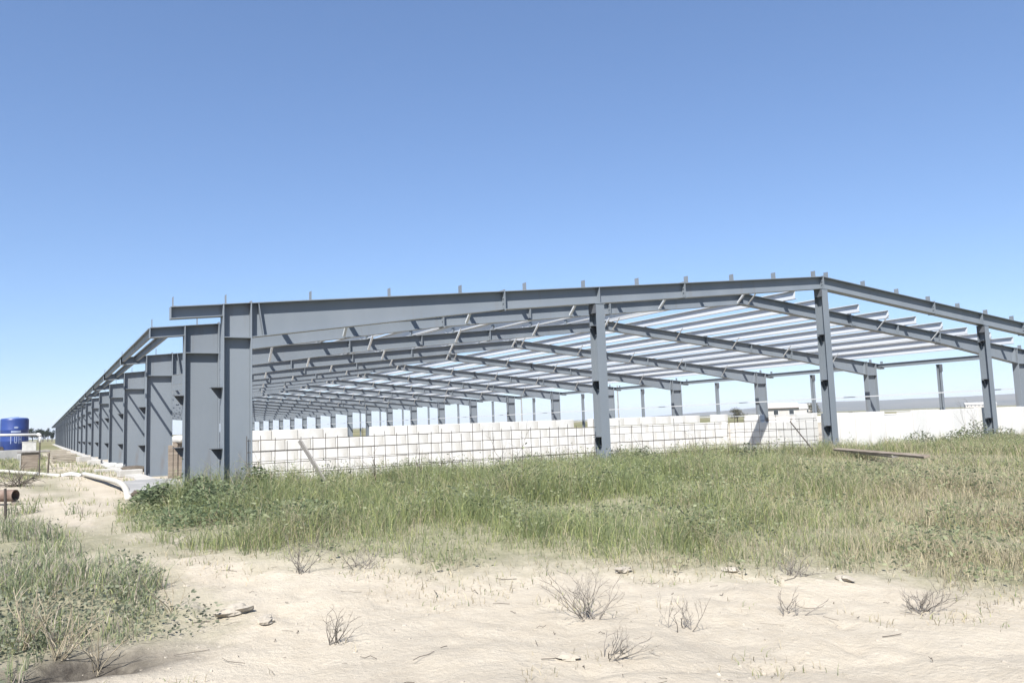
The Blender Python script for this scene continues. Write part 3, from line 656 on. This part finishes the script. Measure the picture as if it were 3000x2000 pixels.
# ------------------------------------------------------------------ grass blades (uncountable)
def blades(x, y, hmean, width, cols, seed, lean=.45, zoff=-.02):
    g = np.random.default_rng(seed); n = len(x)
    z = hg(x, y)+zoff; a = g.random(n)*6.283; h = hmean*(.45+1.0*g.random(n)); wv = width*(.7+.7*g.random(n))
    la = g.random(n)*6.283; lm = lean*h*(.15+g.random(n)*1.1)
    B0 = np.stack([x, y, z], 1); sd = np.stack([np.cos(a), np.sin(a), 0*a], 1); ld_ = np.stack([np.cos(la), np.sin(la), 0*la], 1)
    up = np.array([0, 0, 1.])
    mid = B0+up*(h*.58)[:, None]+ld_*(lm*.3)[:, None]; tip = B0+up*(h*(1-.25*(lm/h)))[:, None]+ld_*lm[:, None]
    wv = wv[:, None]
    V = np.stack([B0-sd*wv*.5, B0+sd*wv*.5, mid+sd*wv*.38, mid-sd*wv*.38, tip-sd*wv*.08, tip+sd*wv*.08], 1).reshape(-1, 3)
    i = np.arange(n)[:, None]*6; F = np.concatenate([i+np.array([[0, 1, 2, 3]]), i+np.array([[3, 2, 5, 4]])], 1).reshape(-1, 4)
    return V, F, np.repeat(cols, 6, 0)
GA, GB, GD, GY = np.array((.22, .275, .14)), np.array((.40, .45, .23)), np.array((.64, .56, .40)), np.array((.46, .49, .21))
def polar(n, r0, r1, a0, a1, seed):
    g = np.random.default_rng(seed); r = r0+(r1-r0)*g.random(n); a = math.radians(30.6)+np.radians(a0+(a1-a0)*g.random(n))
    return CAMP.x+r*np.sin(a), CAMP.y+r*np.cos(a), r, np.degrees(a)-30.6
def colors(n, dry, g):
    k = g.random(n)[:, None]; c = GA*(1-k)+GB*k; yk = (g.random(n) < .25)[:, None]; c = np.where(yk, GY*(.8+.4*k), c)
    dm = (g.random(n) < dry)[:, None]; return .74*np.where(dm, GD*(.7+.5*k), c)*(.85+.3*g.random(n))[:, None]
x, y, r_, a_ = polar(560000, 4.6, 36, -40, 42, 1)
gm, lm_ = vegmask(x, y); g2 = np.random.default_rng(5)
patch = fbm(x*.9, y*.9, 4, 51)
edge = inpoly(x+.2, y-.45, GRASS)                # true where still inside well behind the front edge
keep = gm & (g2.random(len(x)) < np.where(edge, 1, .55)*np.clip(.35+1.6*(patch-.2), .25, 1)) if gm.dtype == bool else (gm > .5) & (g2.random(len(x)) < np.where(edge, 1, .55)*np.clip(.25+1.9*(patch-.25), .12, 1))
x, y, r_, a_, patch, edge = [q[keep] for q in (x, y, r_, a_, patch, edge)]
dry = np.clip(.06+.62*smooth(10, 29, a_)*(1-.5*smooth(14, 26, r_))+.35*(~edge)+.5*(fbm(x*.5, y*.5, 3, 61)-.5)+.25*smooth(.55, .75, fbm(x*1.9, y*1.9, 3, 62)), .03, .92)
hm = (.13+.21*smooth(.3, .72, patch)*(.6+.8*fbm(x*3.1, y*3.1, 2, 57)))*np.where(edge, 1, .62)*(1+.25*smooth(9, 16, r_))*(1-.25*smooth(18, 26, a_))
bx_, by_ = x-13.6, y+3.35; u_ = bx_*.54+by_*.84; v_ = -bx_*.84+by_*.54
hm = hm*(1-.62*smooth(-.55, -1.0, x)*smooth(-3.4, -1.8, y))*(1+.35*smooth(7, 1, x)*smooth(-6.5, -4, y)*smooth(-.9, -.3, x))
hm = hm*(1-.68*np.exp(-(u_/2.9)**4)*np.exp(-((v_-.9)/1.3)**4))
tall = g2.random(len(x)) < .018; hm = np.where(tall, hm*1.55, hm); dry = np.where(tall, .9, dry)
V, F, C_ = blades(x, y, hm, (.0029+.00027*r_)*np.where(tall, .7, 1), colors(len(x), dry, g2)*(.86+.28*fbm(x*.7, y*.7, 3, 58))[:, None], 3, .8)
nl = 60000; wx_ = rng.choice(len(x), nl); wk = fbm(x[wx_]*1.1, y[wx_]*1.1, 3, 59) > .47; wx_ = wx_[wk]; px_, py_, ph_ = x[wx_], y[wx_], hm[wx_]
Lv, Lf, Lc = leaves(len(px_), 1, 1, .045, 23, (.29, .335, .19), (.54, .57, .36), .5, base=lambda g, n: np.stack([px_+g.normal(size=n)*.03, py_+g.normal(size=n)*.03, hg(px_, py_)+ph_*(.25+.9*g.random(n))], 1))
F = np.concatenate([F, Lf+len(V)]); V = np.concatenate([V, Lv]); C_ = np.concatenate([C_, Lc])
o = link('grass', np_mesh('grass', V, F, 'grass', C_)); tag(o, 'tall green and straw coloured grass across the middle of the picture', 'grass', kind='stuff')
# left weeds and grass patch
x, y, r_, a_ = polar(150000, 4.2, 19, -47, -18, 2)
gm, lm_ = vegmask(x, y); g2 = np.random.default_rng(6); pt = fbm(x*1.6, y*1.6, 4, 81)
keep = (lm_ > .5) & (g2.random(len(x)) < np.clip(2.4*(pt-.41), .02, .6)); x, y, r_, pt = x[keep], y[keep], r_[keep], pt[keep]
V, F, C_ = blades(x, y, .07+.15*smooth(.38, .65, pt), .004+.0004*r_, colors(len(x), np.clip(.22+.5*(fbm(x*.9, y*.9, 3, 63)-.4), .05, .8), g2)*np.array((1.0, 1.0, 1.18)), 4, .7)
n_l = 26000; gl = np.random.default_rng(9); xx, yy, rr_, aa = polar(90000, 4.2, 16, -47, -18, 12); _, l2 = vegmask(xx, yy); kk = (l2 > .5) & (gl.random(len(xx)) < np.clip(2.4*(fbm(xx*1.2, yy*1.2, 3, 15)-.44), 0, 1)); xx, yy = xx[kk][:n_l], yy[kk][:n_l]
Lv, Lf, Lc = leaves(len(xx), 1, 1, .035, 13, (.24, .265, .19), (.46, .48, .35), .5, base=lambda g, n: np.stack([xx, yy, hg(xx, yy)+g.random(n)*.16], 1))
F2 = np.concatenate([F, Lf+len(V)]); V2 = np.concatenate([V, Lv]); C2 = np.concatenate([C_, Lc])
o = link('ground_weeds', np_mesh('ground_weeds', V2, F2, 'leaf', C2)); tag(o, 'grey green weeds and grass covering the left foreground', 'weeds', kind='stuff')
# sparse tufts on the sand and on the path, and grass behind the trough
x, y, r_, a_ = polar(260000, 4.4, 60, -44, 44, 31); gm, lm_ = vegmask(x, y); g2 = np.random.default_rng(8)
tf = fbm(x*1.7, y*1.7, 4, 91); pth = ((x < -.5) & (y > -5)); bk = (x < -2.3) & (y > 12)
nearg = np.maximum(inpoly(x+.25, y+.55, GRASS), inpoly(x-.35, y+.5, GRASS))*1.0
pr = np.where(bk, .8*smooth(.3, .5, tf), np.where(pth, .8*smooth(.53, .68, tf), .5*smooth(.64, .76, tf)+.75*nearg*smooth(.40, .62, tf)))
inb = (x > -.45) & (y > .6)
keep = (gm < .5) & (lm_ < .5) & ~inb & (g2.random(len(x)) < pr); x, y, r_ = x[keep], y[keep], r_[keep]
dr = np.where(y < -5, .75, .3)
V, F, C_ = blades(x, y, np.where(y < -5, .075, .07+.002*r_), .004+.0004*r_, colors(len(x), dr, g2), 14, .8)
o = link('sparse_grass', np_mesh('sparse_grass', V, F, 'grass', C_)); tag(o, 'sparse short tufts of grass on the sand and path', 'grass', kind='stuff')

# tall dry stalks in the left foreground: few and countable
for k, (x, y, n, h, s, lab) in enumerate([(-2.42, -8.5, 12, .42, .8, 'tall dry stalks in the bottom left corner'), (-2.2, -8.62, 6, .34, .7, 'dry stalks beside the dark hollow at bottom left'), (-2.62, -8.2, 10, .45, .7, 'dry stalks rising from weeds at the left edge'), (-1.62, -7.75, 6, .3, .8, 'few dry stalks at the right end of the left weeds')]):
    o = link('dry_stalks', twigs(n, h, s, 500+k, .0045, 1).mesh('dry_stalks', 'straw'), None, (x, y, hz(x, y))); tag(o, lab, 'dry plant', 'dry stalks in the left foreground')

# twig litter, pebbles (uncountable) and single stones
m = MB(); rd = random.Random(77); cnt = 0
while cnt < 150:
    r0 = rd.uniform(4.2, 8.5); a = math.radians(30.6+rd.uniform(-30, 40)); x, y = CAMP.x+r0*math.sin(a), CAMP.y+r0*math.cos(a)
    if float(fbm(np.array([x*1.3]), np.array([y*1.3]), 3, 19)[0]) < rd.uniform(.30, .66): continue
    cnt += 1; L_ = .02+.22*rd.random()**2.2; an = rd.uniform(0, 6.28); z = hz(x, y); P = []
    for k in range(4):
        P.append((x, y, max(z, hz(x, y))+.006+rd.uniform(0, .02 if rd.random() < .25 else .004))); an += rd.uniform(-.35, .35); x += math.cos(an)*L_/3; y += math.sin(an)*L_/3
    m.tube(P, rd.uniform(.001, .0032), 4, False)
o = link('twig_litter', m.mesh('twig_litter', 'twig')); tag(o, 'scattered dry twigs lying on the sand', 'twigs', kind='stuff')
ico = [(-.5, -.3, 0), (.4, -.5, 0), (.55, .3, 0), (-.3, .5, 0), (-.35, -.2, .5), (.25, -.3, .55), (.35, .2, .45), (-.2, .3, .5)]
m = MB(); cnt = 0
while cnt < 2200:
    r0 = rd.uniform(4.0, 12); a = math.radians(30.6+rd.uniform(-38, 42)); x, y = CAMP.x+r0*math.sin(a), CAMP.y+r0*math.cos(a)
    if float(fbm(np.array([x*.9]), np.array([y*.9]), 3, 29)[0]) < rd.uniform(.32, .62): continue
    cnt += 1; s = rd.uniform(.008, .03)*(2 if rd.random() < .05 else 1); ca, sa = math.cos(rd.random()*6), math.sin(rd.random()*6); z = hz(x, y)-.3*s
    q = rd.uniform(.5, 1.1); m.hexa([(x+s*(px*ca-py*sa), y+s*(px*sa+py*ca), z+s*pz*q*(1+rd.uniform(-.2, .3))) for px, py, pz in ico])
o = link('pebbles', m.mesh('pebbles', 'rock')); tag(o, 'small pebbles and clods strewn over the sand', 'pebbles', kind='stuff')
for k, (x, y, s, lab) in enumerate([(-1.18, -8.0, .17, 'pale flat stone at the end of the left weeds'), (-1.02, -8.35, .13, 'pale stone between weeds and sand'), (.38, -10.4, .10, 'small dark stone at bottom centre'), (2.25, -8.6, .13, 'pale stone at the front edge of the grass'), (3.7, -9.95, .12, 'pale stone at the right grass edge'), (3.05, -9.2, .10, 'small stone beside the grass edge right of centre')]):
    blob('stone', (s*1.4, s, s*.45), 'rock', lab, 'stone', (x, y, hz(x, y)-s*.1), k*1.1, 60+k, bumpy=.75, group='stones on the sand')

# ------------------------------------------------------------------ background things
def tree(x, y, h, cr, seed, lab, c1=(.035, .055, .03), c2=(.09, .12, .06)):
    e = empty('tree', (x, y, 0)); tag(e, lab, 'tree', 'trees on the left horizon' if x < 20 else 'trees beyond the shed')
    m = MB().tube([(0, 0, -.2), (.05*h*.3, 0, h*.4), (0, .03*h, h*.85)], [h*.035, h*.025, h*.008], 7); rd = random.Random(seed)
    for k in range(6):
        a = rd.random()*6.28; z = h*rd.uniform(.3, .7); m.tube([(0, 0, z), (math.cos(a)*cr*.7, math.sin(a)*cr*.7, z+h*.15)], [h*.014, h*.004], 5)
    link('trunk', m.mesh('trunk', 'bark'), e)
    cl = [(rd.uniform(-1, 1)*cr*.6, rd.uniform(-1, 1)*cr*.6, h*rd.uniform(.35, .9)) for k in range(9)]
    def base(g, n):
        c = np.array(cl)[g.integers(0, len(cl), n)]; v = g.normal(size=(n, 3)); v /= np.linalg.norm(v, axis=1)[:, None]
        return c+v*(g.random(n)**.5)[:, None]*np.array([cr*.55, cr*.55, h*.17])
    V, F, C_ = leaves(1500, 1, 1, h*.06, seed, c1, c2, .6, base); link('crown', np_mesh('crown', V, F, 'leaf', C_), e)
for k, (x, y, h, cr, lab) in enumerate([(-7.0, 337, 5.6, 2.0, 'leftmost bushy tree on the far left horizon'), (-5.0, 340, 5.2, 1.7, 'second tree from the left on the far horizon'), (-3.2, 336, 4.9, 1.3, 'third small tree on the left horizon'),
        (-1.6, 339, 5.0, 1.1, 'slender tree on the left horizon, fourth from left'), (.0, 336, 4.9, 1.2, 'tree on the left horizon next to the shed end'), (1.4, 340, 4.6, 1.2, 'tree on the left horizon partly behind the shed'), (-9.2, 345, 5.0, 1.9, 'tree on the left horizon behind the blue tank')]): tree(x, y, h, cr, 700+k, lab)
for k, (x, y, h, cr, lab) in enumerate([(82.0, 66.5, 2.2, 1.2, 'round bush tree left of the small pale house'), (88.8, 59.0, 2.4, 1.0, 'dark small tree right of the small pale house')]): tree(x, y, h, cr, 800+k, lab, (.16, .16, .12), (.30, .29, .22))
def house(name, x, y, rz, L_, D_, hh, rh, lab, roofm='pink', wins=3):
    e = empty(name, (x, y, 0), rz); tag(e, lab, 'house')
    m = MB(); m.prism([(-D_/2, 0), (D_/2, 0), (D_/2, hh), (0, hh+rh), (-D_/2, hh)], 'x', -L_/2, L_/2); link('wall', m.mesh('wall', 'plaster'), e)
    m = MB()
    for s in (-1, 1):
        o = .35; m.hexa([(-L_/2-o, s*(D_/2+o), hh-o*rh/(D_/2)+.02), (L_/2+o, s*(D_/2+o), hh-o*rh/(D_/2)+.02), (L_/2+o, 0, hh+rh+.02), (-L_/2-o, 0, hh+rh+.02), (-L_/2-o, s*(D_/2+o), hh-o*rh/(D_/2)+.12), (L_/2+o, s*(D_/2+o), hh-o*rh/(D_/2)+.12), (L_/2+o, 0, hh+rh+.12), (-L_/2-o, 0, hh+rh+.12)])
    link('roof', m.mesh('roof', roofm), e)
    for k in range(wins):
        wx = -L_/2+L_*(k+.5)/wins; m = MB(); m.box(wx-.4, wx+.4, -D_/2-.03, -D_/2+.02, hh*.38, hh*.8); f = link('window', m.mesh('window', 'pvc'), e)
        m = MB(); m.box(wx-.33, wx+.33, -D_/2-.045, -D_/2-.032, hh*.38+.06, hh*.8-.06); link('pane', m.mesh('pane', 'glass'), f)
house('small_house', 93.0, 68.5, -.54, 4.6, 3.6, 1.95, .6, 'small pale low roofed house seen through the shed', 'pink', 2)
house('farm_building', 660, 356, -.95, 22, 9, 2.4, 1.6, 'long white farm building far off at the right', 'sack', 8)
house('farm_building', 262, 205, -.8, 9, 7, 2.6, 1.8, 'small distant white farm building beyond the shed', 'sack', 2)
pw = empty('perimeter_wall', (0, 0, 0)); tag(pw, 'far white boundary wall behind the shed at the right', 'wall')
a, b = Vector((62, 46.2)), Vector((96, 26.2)); n = 16; d = (b-a)/n; ang = math.atan2(d.y, d.x)
m = MB(); m.box(.02, d.length-.02, -.07, .07, 0, .68); me = m.mesh('wall_panel', 'white'); pm2 = MB(); pm2.box(-.1, .1, -.1, .1, 0, .76); pm2 = pm2.mesh('post', 'conc')
for k in range(n): link('wall_panel', me, pw, (*(a+d*k), 0), (0, 0, ang)); link('post', pm2, pw, (*(a+d*k), 0), (0, 0, ang))
# utility poles beyond the shed
for k, (x, y, h, lab) in enumerate([(62, 92, 6.2, 'utility pole beyond the shed, farthest of the poles'), (70, 78, 6.0, 'utility pole beyond the shed, nearest the small pale house')]):
    e = empty('utility_pole', (x, y, 0)); tag(e, lab, 'pole', 'utility poles beyond the shed')
    m = MB().tube([(0, 0, -.3), (0, 0, h)], [.13, .09], 9); link('pole', m.mesh('pole', 'conc2'), e); m = MB(); m.box(-.7, .7, -.05, .05, h-.6, h-.5); link('crossarm', m.mesh('crossarm', 'wood'), e)

# ------------------------------------------------------------------ haze in the air
m = MB(); m.box(-7600, 7600, -7600, 8600, -4, 75); hm_ = bpy.data.materials.new('haze_air'); hm_.use_nodes = True
hn = hm_.node_tree; hn.nodes.remove(hn.nodes['Principled BSDF']); pv = hn.nodes.new('ShaderNodeVolumePrincipled')
pv.inputs['Color'].default_value = (.80, .87, 1, 1); pv.inputs['Density'].default_value = .00016
hn.links.new(pv.outputs[0], hn.nodes['Material Output'].inputs['Volume'])
o = link('haze', m.mesh('haze', hm_)); o['kind'] = 'stuff'; o['label'] = 'thin pale haze in the distance'; o['category'] = 'haze'
